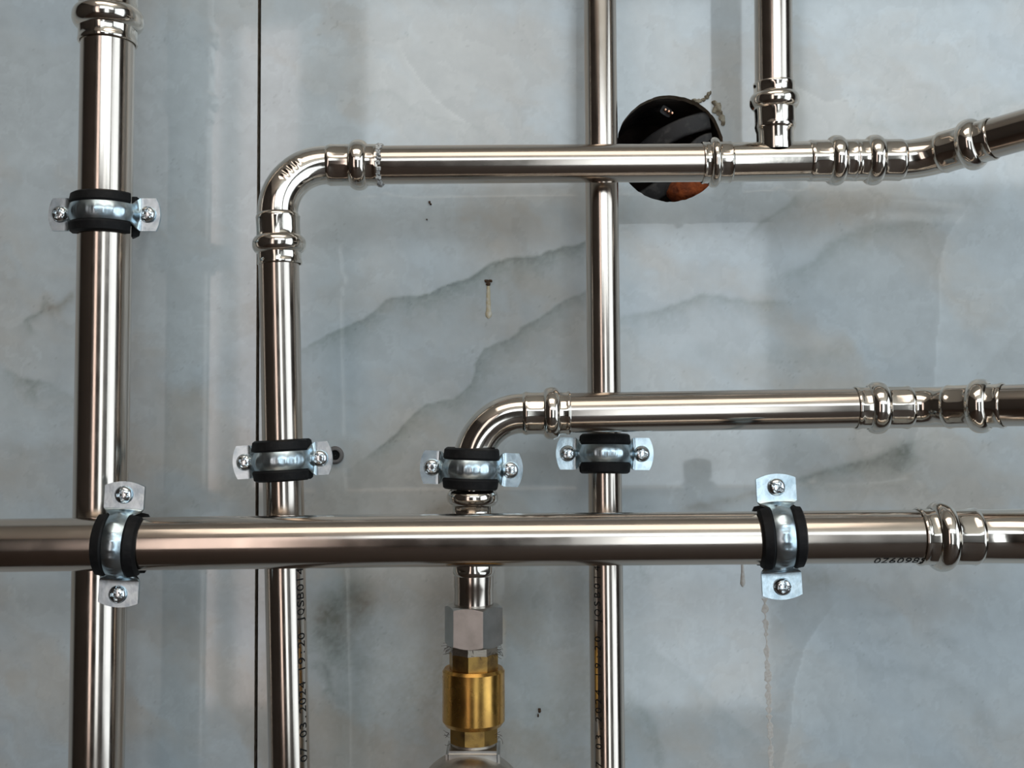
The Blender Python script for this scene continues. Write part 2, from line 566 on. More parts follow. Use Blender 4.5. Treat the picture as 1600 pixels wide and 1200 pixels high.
# door-shaped dark panel, added unseen to put a dark band into reflections
bm = bmesh.new()
box(bm, -0.70, 0.20, ROOM_Y0, ROOM_Y0 + 0.04, 0.0, 2.04)
for z0, z1 in ((0.15, 0.95), (1.10, 1.90)):
    for x0, x1 in ((-0.60, -0.30), (-0.20, 0.10)):
        box(bm, x0, x1, ROOM_Y0 + 0.04, ROOM_Y0 + 0.052, z0, z1)
from_bm('added_dark_panel_1', bm, 'addeddarkpanel', smooth=None, kind='structure')
bm = bmesh.new()
for q0 in ((FILL_PANEL[0] - .03, FILL_PANEL[0], FILL_PANEL[2] - .03, FILL_PANEL[3] + .03), (FILL_PANEL[1], FILL_PANEL[1] + .03, FILL_PANEL[2] - .03, FILL_PANEL[3] + .03),
           (FILL_PANEL[0], FILL_PANEL[1], FILL_PANEL[2] - .03, FILL_PANEL[2]), (FILL_PANEL[0], FILL_PANEL[1], FILL_PANEL[3], FILL_PANEL[3] + .03)):
    box(bm, *q0, ROOM_H - 0.055, ROOM_H)
from_bm('added_fill_rim_1', bm, 'frame', smooth=None, kind='structure')  # rim around the added overhead panel

# the tiled wall: masonry behind, large glazed slabs in front
bm = bmesh.new()
q = HR * 0.96
box(bm, ROOM_X0, HC.x - q, 0.010, 0.12, 0.0, ROOM_H)
box(bm, HC.x + q, ROOM_X1, 0.010, 0.12, 0.0, ROOM_H)
box(bm, HC.x - q, HC.x + q, 0.010, 0.12, 0.0, HC.z - q)
box(bm, HC.x - q, HC.x + q, 0.010, 0.12, HC.z + q, ROOM_H)
wall = from_bm('wall_front', bm, 'adhesive', smooth=None, kind='structure')

# brick pocket behind the drilled hole
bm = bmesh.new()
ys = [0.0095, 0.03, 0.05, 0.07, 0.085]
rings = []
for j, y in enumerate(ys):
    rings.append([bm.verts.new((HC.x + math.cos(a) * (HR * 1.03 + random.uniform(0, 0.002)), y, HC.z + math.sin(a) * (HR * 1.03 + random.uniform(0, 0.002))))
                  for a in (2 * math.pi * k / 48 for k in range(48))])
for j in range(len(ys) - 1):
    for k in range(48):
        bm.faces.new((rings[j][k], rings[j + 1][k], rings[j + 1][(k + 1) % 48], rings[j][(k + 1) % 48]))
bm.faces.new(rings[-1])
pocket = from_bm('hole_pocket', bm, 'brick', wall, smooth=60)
pocket['label'] = 'dark red brick inside the drilled hole'


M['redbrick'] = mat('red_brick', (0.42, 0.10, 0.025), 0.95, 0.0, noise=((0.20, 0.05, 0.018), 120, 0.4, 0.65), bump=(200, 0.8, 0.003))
bm = bmesh.new()
bc = P(1082, 300, -0.030)
bmesh.ops.create_icosphere(bm, subdivisions=3, radius=1.0, matrix=Matrix.Translation(bc) @ Matrix.Diagonal((0.021, 0.020, 0.013, 1)))
for v in bm.verts:
    v.co += Vector((random.uniform(-1, 1), random.uniform(-1, 1), random.uniform(-1, 1))) * 0.0008
o = from_bm('broken_brick', bm, 'redbrick', wall, smooth=60)
o['label'] = 'orange-red broken brick at the foot of the hole'


def seam_x(z):
    # the joint between the two slabs, very slightly off plumb
    a, b = P(405.5, 0, 0), P(399.5, 1200, 0)
    return a.x + (b.x - a.x) * (a.z - z) / (a.z - b.z)


def make_tile(name, left):
    step = 3.0 / F * CD
    fx0, fx1 = P(-60, 600, 0).x, P(1660, 600, 0).x
    fz0, fz1 = P(800, 1260, 0).z, P(800, -60, 0).z
    s0 = seam_x(CZ)
    gap = 0.0013
    if left:
        xs = list(np.linspace(-1.4, fx0, 9)[:-1]) + list(np.linspace(fx0, s0 - gap, int((s0 - fx0) / step)))
    else:
        xs = list(np.linspace(s0 + gap, fx1, int((fx1 - s0) / step))) + list(np.linspace(fx1, 1.0, 9)[1:])
    zs = list(np.linspace(0.02, fz0, 9)[:-1]) + list(np.linspace(fz0, fz1, int((fz1 - fz0) / step))) + list(np.linspace(fz1, 2.6, 9)[1:])
    X, Z = np.meshgrid(np.array(xs), np.array(zs), indexing='ij')
    sx = np.vectorize(seam_x)(np.array(zs)) - s0
    edge = (X - X.min()) / (X.max() - X.min()) if left else (X.max() - X) / (X.max() - X.min())
    wgt = np.clip((edge - 0.6) / 0.4, 0, 1)
    X = X + wgt * sx[None, :]
    nx, nz = X.shape
    # squared-off vertex table with the hole left out
    r = np.hypot(X - HC.x, Z - HC.z)
    out = r >= HR
    idx = np.arange(nx * nz).reshape(nx, nz)
    q4 = np.stack([idx[:-1, :-1], idx[1:, :-1], idx[1:, 1:], idx[:-1, 1:]], -1).reshape(-1, 4)
    ok = out.reshape(-1)[q4].all(1)
    q4 = q4[ok]
    used = np.unique(q4)
    remap = -np.ones(nx * nz, int)
    remap[used] = np.arange(len(used))
    xf, zf = X.reshape(-1)[used].copy(), Z.reshape(-1)[used].copy()
    faces = remap[q4]
    rr = np.hypot(xf - HC.x, zf - HC.z)
    # boundary vertices of the hole slide onto a slightly chipped circle
    cnt = np.bincount(faces.reshape(-1), minlength=len(used))
    bd = (cnt < 4) & (rr < HR * 1.25)
    ang = np.arctan2(zf[bd] - HC.z, xf[bd] - HC.x)
    chip = HR * (1 + 0.016 * (fbm(ang * 3 + 20, ang * 0 + 4, 3) - 0.4) + 0.012 * (vnoise(ang * 14 + 90, ang * 0 + 9) - 0.5))
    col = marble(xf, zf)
    xf[bd] = HC.x + np.cos(ang) * chip
    zf[bd] = HC.z + np.sin(ang) * chip
    co = np.stack([xf, np.zeros_like(xf), zf], -1)
    # rims: duplicate the boundary loops 9 mm back
    e = np.concatenate([faces[:, [0, 1]], faces[:, [1, 2]], faces[:, [2, 3]], faces[:, [3, 0]]])
    es = np.sort(e, 1)
    _, inv, c2 = np.unique(es[:, 0] * (len(used) + 1) + es[:, 1], return_inverse=True, return_counts=True)
    be = e[c2[inv] == 1]
    bv = np.unique(be)
    bmap = {int(v): len(co) + i for i, v in enumerate(bv)}
    back = co[bv].copy()
    back[:, 1] = 0.0092
    co2 = np.concatenate([co, back])
    rim = [(int(b), int(a), bmap[int(a)], bmap[int(b)]) for a, b in be]
    allf = faces.tolist() + rim
    me = bpy.data.meshes.new(name)
    me.from_pydata(co2.tolist(), [], allf)
    me.materials.append(M['marble'])
    me.materials.append(M['tile_edge'])
    mi = np.zeros(len(allf), np.int32)
    mi[len(faces):] = 1
    me.polygons.foreach_set('material_index', mi)
    at = me.attributes.new('marble', 'FLOAT_COLOR', 'POINT')
    cc = np.ones((len(co2), 4), np.float32)
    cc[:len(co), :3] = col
    cc[len(co):, :3] = 0.3
    at.data.foreach_set('color', cc.reshape(-1))
    me.update()
    o = bpy.data.objects.new(name, me)
    COL.objects.link(o)
    o.parent = wall
    return o


tl = make_tile('tile', True)
tl['label'] = 'grey onyx-look glazed tile left of the dark joint'
tr = make_tile('tile', False)
tr['label'] = 'grey onyx-look glazed tile with veins and a round drilled hole'

# ------------------------------------------------------------------ pipes and press fittings
R_A, R_B, R_C, R_D, R_E, R_G, R_J = 0.0183, 0.0140, 0.0135, 0.0121, 0.0134, 0.0138, 0.0171


def pipe(name, pts, r, label, group=None, seg=56):
    path = []
    for a, b in zip(pts, pts[1:]):
        path += lin(a, b, 12)[:-1]
    path.append(pts[-1])
    o = from_bm(name, sweep_bm(path, r, seg), 'steel', smooth=40)
    return tag(o, label, 'pipe', group)


def hexpress(depth):
    def f(th):
        k = abs(((th / (math.pi / 3)) % 1.0) - 0.5) * 2          # 0 at flat centre
        return 1.0 - depth * max(0.0, 1 - (k / 0.62) ** 4)
    return f


def press_socket(a, b, r, root, base, lipend=True):
    """sleeve from its open lip a to its inner stop b, with the raised seal bead as sub-part"""
    L = (b - a).length
    hx = hexpress(0.035)
    r1 = r * 1.085
    prof = []
    if lipend:
        prof += [(0.0016, r * 1.005), (0.0, r * 1.02), (-0.0003, r * 1.07), (0.0004, r * 1.10)]
    for i in range(9):
        prof.append((L * (0.04 + 0.20 * i / 8), r1 * (1.0 + 0.012 * (1 - math.sin(math.pi * i / 8)))))
    prof += [(L * 0.30, r1), (L * 0.45, r1)]
    for i in range(13):
        prof.append((L * (0.52 + 0.40 * i / 12), r1 * (1.0 + 0.012 * (1 - math.sin(math.pi * i / 12)))))
    prof += [(L * 0.95, r * 1.07), (L * 0.99, r * 1.015), (L, r * 0.98)]

    def fn(t, th):
        s = t / L
        w = 0.0
        if 0.05 < s < 0.25:
            w = math.sin(math.pi * (s - 0.05) / 0.20)
        elif 0.52 < s < 0.92:
            w = math.sin(math.pi * (s - 0.52) / 0.40)
        return 1.0 - (1.0 - hx(th)) * min(1.0, w * 1.6)
    bm, _ = revolve(a, b, prof, 72, fn)
    s = from_bm('press_socket', bm, 'fitting', smooth=45)
    keep(s, root, base)
    # seal bead
    c, h = 0.385 * L, 0.17 * L
    prof = []
    for i in range(25):
        t = -1 + 2 * i / 24
        prof.append((c + h * t, r1 * 0.99 + (r * 1.335 - r1) * (max(0.0, 1 - abs(t) ** 2.3)) ** 0.72))
    bm, _ = revolve(a, b, prof, 72)
    bd = from_bm('seal_bead', bm, 'fitting', smooth=50)
    bd.parent = s
    bd.matrix_parent_inverse = s.matrix_world.inverted()
    return s


def fitting(name, label, base_pt, cat='pipe fitting', group=None):
    base = Matrix.Translation(base_pt)
    return thing(name, base_pt, label, cat, group), base


# --- thick riser on the far left
A0, A1 = P(173.5, -260, 0.10), P(147.5, 1420, 0.10)


def along(p, q, py):
    lo, hi = 0.0, 1.0
    for _ in range(50):
        m = (lo + hi) / 2
        w = p.lerp(q, m)
        if pix(w)[1] < py:
            lo = m
        else:
            hi = m
    return p.lerp(q, (lo + hi) / 2)


def pix(w):
    v = w - Vector((0, -CD, CZ))
    f = v.y * math.cos(PITCH) + v.z * math.sin(PITCH)
    u = -v.y * math.sin(PITCH) + v.z * math.cos(PITCH)
    return 800 + F * v.x / f, 600 - F * u / f


pipe('steel_pipe', [along(A0, A1, -22), A1, A1 + (A1 - A0) * 0.5], R_A, 'thick vertical steel pipe at far left, running top to bottom')
# its coupling at the top edge
root, base = fitting('pipe_coupling', 'steel press coupling on the far left pipe at the top edge', along(A0, A1, 66))
press_socket(along(A0, A1, 68), along(A0, A1, -30), R_A, root, base)
press_socket(along(A0, A1, -130), along(A0, A1, -32), R_A, root, base)
o = from_bm('pipe_stub', sweep_bm(lin(along(A0, A1, -45), A0 + (A0 - A1) * 0.5, 8), R_A, 56), 'steel', smooth=40)
keep(o, root, base)

# --- second riser, elbow and the upper horizontal run
DB, DC = 0.10, 0.088
B0, B1 = P(435.5, 400, DB), P(456.5, 1420, DB)
Bup = P(434.0, 333, DB)
pipe('steel_pipe', [along(P(435, 375, DB), B1, 385), B1, B1 + (B1 - P(435, 375, DB)) * 0.6], R_B, 'vertical steel pipe rising into the left elbow, black date printing near its foot')
C0, C1 = P(590, 258, DC), P(1125, 254, DC - 0.004)
pipe('steel_pipe', [P(570, 258, DC), C1], R_C, 'horizontal steel pipe between the left elbow and the tee, in front of the wall hole')
root, base = fitting('elbow_fitting', 'ninety degree press elbow above the printed pipe, top left of centre', P(432, 258, DB))
Cs = P(510, 258, DC)
path = arc3(Bup, P(433.0, 258, DB), Cs, 90)
path = [Bup + (Bup - P(433, 258, DB)).normalized() * 0.003] + path + [Cs + (C1 - Cs).normalized() * 0.003]
nP = len(path)


def crimped(i, th):
    t = i / (nP - 1)
    th = (th + math.pi) % (2 * math.pi) - math.pi
    w = math.exp(-((th + 0.12) / 0.20) ** 2) * math.exp(-((t - 0.52) / 0.13) ** 4)
    return R_B + (R_C - R_B) * t + 0.0006 * w * math.sin(2 * math.pi * t * 15)


o = from_bm('bend', sweep_bm(path, crimped, 96), 'fitting', smooth=60)
keep(o, root, base)
lip1 = P(437.5, 413, DB)
press_socket(lip1, Bup, R_B, root, base)
lip2 = P(592, 258, DC)
press_socket(lip2, Cs, R_C, root, base)
# torn tape around the right lip
bm = bmesh.new()
ax = (Cs - lip2).normalized()
for k in range(150):
    th = random.uniform(0, 2 * math.pi)
    N = Vector((0, -1, 0))
    N = (N - ax * N.dot(ax)).normalized()
    B = ax.cross(N)
    c = lip2 + (N * math.cos(th) + B * math.sin(th)) * (R_C * 1.07) - ax * random.uniform(-0.0004, 0.0024)
    m = Matrix.Translation(c) @ Matrix.Rotation(random.random() * 6, 4, Vector((random.random(), random.random(), random.random())).normalized())
    bmesh.ops.create_icosphere(bm, subdivisions=1, radius=random.uniform(0.0006, 0.0014), matrix=m)
for k in range(14):
    th = math.radians(150 + random.uniform(-25, 30))
    c = lip2 + (N * math.cos(th) + B * math.sin(th)) * (R_C * 1.08) + ax * random.uniform(-0.004, 0.003)
    if c.z > lip2.z:
        c.z = 2 * lip2.z - c.z
    bmesh.ops.create_icosphere(bm, subdivisions=1, radius=random.uniform(0.0006, 0.0012), matrix=Matrix.Translation(c))
o = from_bm('sealing_tape', bm, 'tape', smooth=60)
o['label'] = 'torn whitish sealing tape'
keep(o, root, base)

# --- tee
DT = DC - 0.004
T0, T1 = P(1097, 254.5, DT), P(1334, 250.5, DT)
root, base = fitting('tee_fitting', 'steel press tee with one branch pointing up, right of the wall hole', P(1212, 252, DT))
ta, tb = P(1144, 253.6, DT), P(1260, 251.6, DT)
o = from_bm('tee_body', sweep_bm(lin(P(1142, 253.7, DT), P(1262, 251.6, DT), 8), R_C * 1.03, 64), 'fitting', smooth=40)
keep(o, root, base)
press_socket(T0, ta, R_C, root, base)
press_socket(T1, tb, R_C, root, base)
# branch
jt = P(1212, 252, DT)
bt, bl = P(1211.5, 204, DT + 0.001), P(1209, 130, DT + 0.002)
bax = (bl - jt).normalized()
# saddle outlet
Lb = (bt - jt).length
prof = [(R_C * 0.55, R_C * 1.0), (R_C * 0.8, R_C * 1.0), (R_C * 1.02, R_C * 0.97), (Lb * 0.92, R_C * 0.97), (Lb + 0.001, R_C * 1.03)]
bm, _ = revolve(jt, bl, prof, 64)
o = from_bm('branch_outlet', bm, 'fitting', smooth=50)
keep(o, root, base)
press_socket(bl, bt, R_E * 0.99, root, base)
pipe('steel_pipe', [P(1209.3, 150, DT + 0.002), P(1206, -260, DT + 0.002), P(1201, -800, DT + 0.003)], R_E, 'vertical steel pipe going up from the tee branch at top right')

# --- bend fitting and the pipe leaving at the right, coming forward
root, base = fitting('bend_fitting', 'upper right press bend joined to the tee and turning forward', P(1430, 250, DT))
b0 = P(1335, 250.5, DT)
b1 = P(1412, 250, DT + 0.001)
press_socket(b0, b1, R_C, root, base)
bA = P(1410, 250, DT + 0.001)
bB = P(1468, 240, DT + 0.010)
bC = P(1551, 216.5, DT + 0.036)
cdir = (bC - bB).normalized()
corner = P(1440, 248, DT + 0.0025)
path = bez(bA, corner, bB, 18) + [bB + cdir * 0.004]
o = from_bm('bend', sweep_bm(path, R_C * 1.015, 64), 'fitting', smooth=40)
keep(o, root, base)
press_socket(bC, bB, R_C, root, base)
pipe('steel_pipe', [bC - cdir * 0.012, bC + cdir * 0.16], R_C, 'short steel pipe rising out of the picture at upper right')

# --- thin riser behind everything
D0, D1 = P(934.5, -260, 0.045), P(952, 1420, 0.090)
pipe('steel_pipe', [D0 + (D0 - D1) * 0.4, D0, D1, D1 + (D1 - D0) * 0.35], R_D, 'thin vertical steel pipe nearest the wall, passing behind every horizontal pipe')

# --- lower elbow run
DG = 0.103
root, base = fitting('elbow_fitting', 'ninety degree press elbow clamped above the brass valve, bottom centre', P(738, 646, DG))
g0 = P(738.5, 728, DG)
g1 = P(816, 646, DG)
gc = P(738, 646, DG)
path = [P(738.5, 740, DG)] + arc3(g0, gc, g1) + [P(822, 646, DG)]
o = from_bm('bend', sweep_bm(path, R_G, 64), 'fitting', smooth=40)
keep(o, root, base)
press_socket(P(738, 806, DG), P(738.5, 732, DG), R_G * 0.98, root, base)
press_socket(P(890, 645.5, DG), g1, R_G, root, base)
H1 = P(1336, 637.5, DG)
pipe('steel_pipe', [P(870, 645.5, DG), P(1360, 637, DG)], R_G, 'lower horizontal steel pipe right of the clamped elbow, at middle height')
# right bend fitting, turning towards the viewer
root, base = fitting('bend_fitting', 'lower right press bend at the end of the middle-height horizontal pipe', P(1450, 636, DG))
h1 = P(1424, 636, DG + 0.001)
press_socket(H1, h1, R_G, root, base)
hA, hB, hC = P(1422, 636, DG + 0.001), P(1476, 635.5, DG + 0.012), P(1568, 633.5, DG + 0.036)
hd = (hC - hB).normalized()
path = bez(hA, P(1452, 636, DG + 0.002), hB, 18) + [hB + hd * 0.004]
o = from_bm('bend', sweep_bm(path, R_G * 1.01, 64), 'fitting', smooth=40)
keep(o, root, base)
press_socket(hC, hB, R_G, root, base)
pipe('steel_pipe', [hC - hd * 0.012, hC + hd * 0.16], R_G, 'short steel pipe leaving at the right edge at middle height')

# --- the thick front pipe
DJ = 0.150
J0, J1 = P(-320, 856, DJ), P(1460, 838, DJ)
pipe('steel_pipe', [P(-900, 860, DJ), J0, P(600, 845, DJ), J1], R_J, 'thick horizontal steel pipe in front of all others, with two clamps')
root, base = fitting('elbow_fitting', 'large press elbow at the right end of the thick front pipe', P(1540, 838, DJ))
k0, k1 = P(1434, 838.5, DJ), P(1528, 838, DJ)
press_socket(k0, k1, R_J, root, base)
kA = P(1524, 838, DJ)
kB = P(1710, 838, DJ + 0.026)
kdir = (kB - P(1610, 838, DJ + 0.004)).normalized()
path = bez(kA, P(1600, 838, DJ + 0.001), kB, 24) + [kB + kdir * 0.02]
o = from_bm('bend', sweep_bm(path, R_J * 1.02, 72), 'fitting', smooth=40)
keep(o, root, base)
press_socket(kB + kdir * 0.05, kB + kdir * 0.012, R_J, root, base)

# --- adapter, check valve and ball valve under the front pipe
VX = 740


def vp(py, d=DG):
    return P(VX, py, d)


root, base = fitting('threaded_adapter', 'steel press adapter with hexagon nut above the brass valve', vp(950))
press_socket(vp(812), vp(900), R_G * 0.98, root, base)
top = vp(896)
Lc = (vp(955) - top).length
bm, rg = revolve(top, vp(955), [(0, R_G * 1.0), (0.0008, R_G * 1.0), (Lc * 0.35, R_G * 1.0), (Lc * 0.38, R_G * 0.985), (Lc, R_G * 0.985)], 64)
o = from_bm('sleeve', bm, 'steel', smooth=40)
keep(o, root, base)


def polyprism(a, b, r, n, rot, cham, fn=None):
    """prism with chamfered ends: intersects an n-gon with turned cones"""
    ax = (b - a).normalized()
    ref = Vector((0, -1, 0))
    N = (ref - ax * ref.dot(ax)).normalized()
    B = ax.cross(N)
    L = (b - a).length
    ap = r * math.cos(math.pi / n)
    seg = n * 10
    bm = bmesh.new()
    rings = []

    def prof(th):
        k = ((th - rot) % (2 * math.pi / n)) - math.pi / n
        return ap / math.cos(k)

    for t, lim in ((0, ap * 0.985), (None, None), (-1, None), (-2, ap * 0.985)):
        ring = []
        for k in range(seg):
            th = rot + 2 * math.pi * k / seg
            rr = prof(th)
            if t == 0:
                tt, r2 = 0.0, ap * 0.985
            elif t is None:
                tt, r2 = (rr - ap * 0.985) * cham, rr
            elif t == -1:
                tt, r2 = L - (rr - ap * 0.985) * cham, rr
            else:
                tt, r2 = L, ap * 0.985
            ring.append(bm.verts.new(a + ax * tt + (N * math.cos(th) + B * math.sin(th)) * r2))
        rings.append(ring)
    for i in range(3):
        for k in range(seg):
            bm.faces.new((rings[i][k], rings[i][(k + 1) % seg], rings[i + 1][(k + 1) % seg], rings[i + 1][k]))
    bm.faces.new(rings[0][::-1])
    bm.faces.new(rings[-1])
    return bm


o = from_bm('hexagon_nut', polyprism(vp(945), vp(1008), 0.0203, 6, math.radians(40), 0.55), 'nut', smooth=25)
keep(o, root, base)
# rear thread collar with packing
root, base = fitting('check_valve', 'brass check valve between the hexagon nut and the ball valve', vp(1085), 'valve')
bm = polyprism(vp(1004), vp(1026), 0.0168, 8, 0.2, 0.5)
o = from_bm('thread_collar', bm, 'valve', smooth=25)
keep(o, root, base)
o = from_bm('upper_hexagon', polyprism(vp(1019), vp(1052), 0.0170, 8, math.radians(10), 0.3), 'brass_rough', smooth=25)
keep(o, root, base)
L = (vp(1132) - vp(1043)).length
RV = 0.0214
bm, rg = revolve(vp(1043), vp(1132), [(0.0, RV * 0.70), (0.0, RV * 0.93), (0.0020, RV), (L - 0.0030, RV), (L, RV * 0.90), (L, RV * 0.70)], 72)
o = from_bm('body', bm, 'brass', smooth=30)
keep(o, root, base)
o = from_bm('lower_hexagon', polyprism(vp(1126), vp(1158), 0.0172, 8, math.radians(18), 0.4), 'brass_rough', smooth=25)
keep(o, root, base)
# hemp strands
for cy, n, rr in ((1013, 46, 0.0166), (1150, 14, 0.0168)):
    bm = bmesh.new()
    c0 = vp(cy)
    for k in range(n):
        th = random.choice([random.gauss(1.25, 0.28), random.gauss(-1.35, 0.3), random.uniform(-1.5, 1.5)])
        outw = 1.0 if abs(th) > 0.9 else 0.15
        p = c0 + Vector((math.sin(th), -math.cos(th), 0)) * rr + Vector((0, 0, random.uniform(-0.003, 0.003)))
        dirv = Vector((math.sin(th) * outw + random.uniform(-.5, .5), -math.cos(th) * 0.5 + random.uniform(-.3, .3), random.uniform(-1, 0.7)))
        dirv.normalize()
        l = random.uniform(0.002, 0.006 if outw > 0.5 else 0.003)
        bend = Vector((random.uniform(-1, 1), random.uniform(-1, 1), random.uniform(-1, 1))) * l * 0.4
        sweep_bm(bez(p, p + dirv * l * 0.5 + bend, p + dirv * l, 5), 0.00013, 4, bm=bm)
    o = from_bm('hemp_packing', bm, 'hemp', smooth=60)
    o['kind'] = 'stuff'
    keep(o, root, base)

root, base = fitting('ball_valve', 'nickel ball valve body cut off by the bottom edge', vp(1210), 'valve')
bm, rg = revolve(vp(1150), vp(1186), [(0, 0.0125), (0.004, 0.0150), (0.009, 0.0158), (0.0115, 0.0170), (0.016, 0.0170)], 64)
o = from_bm('threaded_neck', bm, 'valve', smooth=40)
keep(o, root, base)
c = vp(1161)
bm = bmesh.new()
# square-shouldered collar
hw = 0.0182
box(bm, c.x - hw, c.x + hw, c.y - 0.019, c.y + 0.017, vp(1300).z, c.z - 0.0005)
bmesh.ops.bevel(bm, geom=bm.edges[:], offset=0.0022, segments=3, affect='EDGES')
o = from_bm('square_collar', bm, 'nut', smooth=40)
keep(o, root, base)
cc = P(734, 1279, DG + 0.02)
bm, rg = revolve(cc + Vector((0, 0.03, 0)), cc + Vector((0, -0.02, 0)),
                 [(0, 0.010), (0.0, 0.034), (0.006, 0.039), (0.030, 0.0405), (0.040, 0.0395), (0.046, 0.036), (0.048, 0.032), (0.0465, 0.0305), (0.0465, 0.010), (0.0465, 0.0005)], 96)
o = from_bm('body', bm, 'valve', smooth=40)
keep(o, root, base)


# ------------------------------------------------------------------ printing on the pipes
def glyph_mesh(ch):
    cu = bpy.data.curves.new('glyph', 'FONT')
    cu.body = ch
    cu.size = 1.0
    cu.offset = 0.0
    ob = bpy.data.objects.new('glyph', cu)
    COL.objects.link(ob)
    dg = bpy.context.evaluated_depsgraph_get()
    me = bpy.data.meshes.new_from_object(ob.evaluated_get(dg))
    bpy.data.objects.remove(ob)
    bpy.data.curves.remove(cu)
    v = [tuple(x.co[:2]) for x in me.vertices]
    f = [tuple(p.vertices) for p in me.polygons]
    bpy.data.meshes.remove(me)
    return v, f


def print_on_pipe(parent, axis_a, axis_b, r, text, start, pitch, height, theta, flip=1):
    """text runs from axis_a towards axis_b; theta = angle of its middle from the viewer side"""
    ax = (axis_b - axis_a).normalized()
    N = Vector((0, -1, 0))
    N = (N - ax * N.dot(ax)).normalized()
    B = ax.cross(N)           # letter-up direction around the pipe
    bm = bmesh.new()
    for i, ch in enumerate(text):
        if ch == ' ':
            continue
        v, f = glyph_mesh(ch)
        if not v:
            continue
        xs = [p[0] for p in v]
        w = max(xs) - min(xs)
        sx = min(pitch * 0.80 / max(w, 1e-4), height / 0.70 * 1.15)
        if ch in '1.:':
            sx = height / 0.70
        cx = (max(xs) + min(xs)) / 2
        # subdivide so the letter follows the round wall
        tmp = bmesh.new()
        vv = [tmp.verts.new((p[0], p[1], 0)) for p in v]
        for q in f:
            try:
                tmp.faces.new([vv[k] for k in q])
            except ValueError:
                pass
        bmesh.ops.triangulate(tmp, faces=tmp.faces[:])
        bmesh.ops.subdivide_edges(tmp, edges=[e for e in tmp.edges if e.calc_length() > 0.15], cuts=2, use_grid_fill=True)
        mp = {}
        for p in tmp.verts:
            s = start + pitch * (i + 0.5) + (p.co.x - cx) * sx
            h = (p.co.y - 0.35) * height / 0.70
            a = theta + flip * h / r
            mp[p] = bm.verts.new(axis_a + ax * s + (N * math.cos(a) + B * math.sin(a)) * (r + 0.00012))
        for q in tmp.faces:
            bm.faces.new([mp[k] for k in q.verts])
        tmp.free()
    o = from_bm('printed_lettering', bm, 'ink', smooth=60)
    o.parent = parent
    o.matrix_parent_inverse = parent.matrix_world.inverted()
    o['label'] = 'black printed characters'
    return o


pipes = [o for o in COL.objects if o.name.startswith('steel_pipe')]
pB = [o for o in pipes if 'date printing' in o['label']][0]
pD = [o for o in pipes if 'nearest the wall' in o['label']][0]
pJ = [o for o in pipes if 'two clamps' in o['label']][0]
Ba = along(P(435, 375, DB), B1, 1187)
Bb = along(P(435, 375, DB), B1, 700)
Lt = (along(P(435, 375, DB), B1, 885) - Ba).length
print_on_pipe(pB, Ba, Bb, R_B, '07.03.2024 19:20 JQSB014', 0.0, Lt / 24, 0.0066, math.radians(57), -1)
Da = along(D0, D1, 1196)
Lt = (along(D0, D1, 880) - Da).length
print_on_pipe(pD, Da, along(D0, D1, 600), R_D, '7.03.2024 19:20 JQSB014', 0.0, Lt / 23, 0.0050, -math.radians(36), -1)
Jm = P(600, 845, DJ)


def onJ(px):
    return Jm.lerp(J1, (px - pix(Jm)[0]) / (pix(J1)[0] - pix(Jm)[0]))


Ja, Jb = onJ(1357), onJ(1450)
print_on_pipe(pJ, Ja, Jb, R_J, '0Z6098S', 0.0, (onJ(1440) - Ja).length / 7, 0.0070, math.radians(57), -1)


# ------------------------------------------------------------------ pipe clamps
def screw_mesh(r=0.0058, h=0.0036, n=34):
    bm = bmesh.new()
    rings = []
    nr, ns = 22, 64
    ctr = None

    def height(x, y, rr):
        t = rr / r
        z = h * (1 - t ** 2.6) ** 0.5 if t < 1 else 0.0
        arm = 0.0036
        w = 0.00085
        d = 0.0
        for (p, q) in ((x, y), (y, x)):
            if abs(p) < arm:
                e = max(0.0, min(1.0, (w + 0.00030 - abs(q)) / 0.00030))
                e *= max(0.0, min(1.0, (arm - abs(p)) / 0.0005))
                d = max(d, e * 0.0022)
        # slot across one diagonal
        e = max(0.0, min(1.0, (0.00048 + 0.0002 - abs(x)) / 0.0002))
        d = max(d, e * 0.0010 * (1 if rr < r * 0.93 else 0))
        e = max(0.0, min(1.0, (0.0014 - rr) / 0.0004))
        d = max(d, e * 0.0021)
        return z - d
    ctr = bm.verts.new((0, -height(0, 0, 0), 0))
    for i in range(1, nr + 1):
        rr = r * (i / nr) ** 0.92
        rings.append([bm.verts.new((rr * math.cos(a), -height(rr * math.cos(a), rr * math.sin(a), rr), rr * math.sin(a)))
                      for a in (2 * math.pi * k / ns for k in range(ns))])
    rings.append([bm.verts.new((r * math.cos(a), 0.0006, r * math.sin(a))) for a in (2 * math.pi * k / ns for k in range(ns))])
    for k in range(ns):
        bm.faces.new((ctr, rings[0][k], rings[0][(k + 1) % ns]))
    for i in range(len(rings) - 1):
        for k in range(ns):
            bm.faces.new((rings[i][k], rings[i + 1][k], rings[i + 1][(k + 1) % ns], rings[i][(k + 1) % ns]))
    bmesh.ops.recalc_face_normals(bm, faces=bm.faces)
    me = bpy.data.meshes.new('screw')
    bm.to_mesh(me)
    bm.free()
    me.materials.append(M['screw'])
    me.shade_smooth()
    me.set_sharp_from_angle(angle=math.radians(40))
    return me


SCREW = screw_mesh()


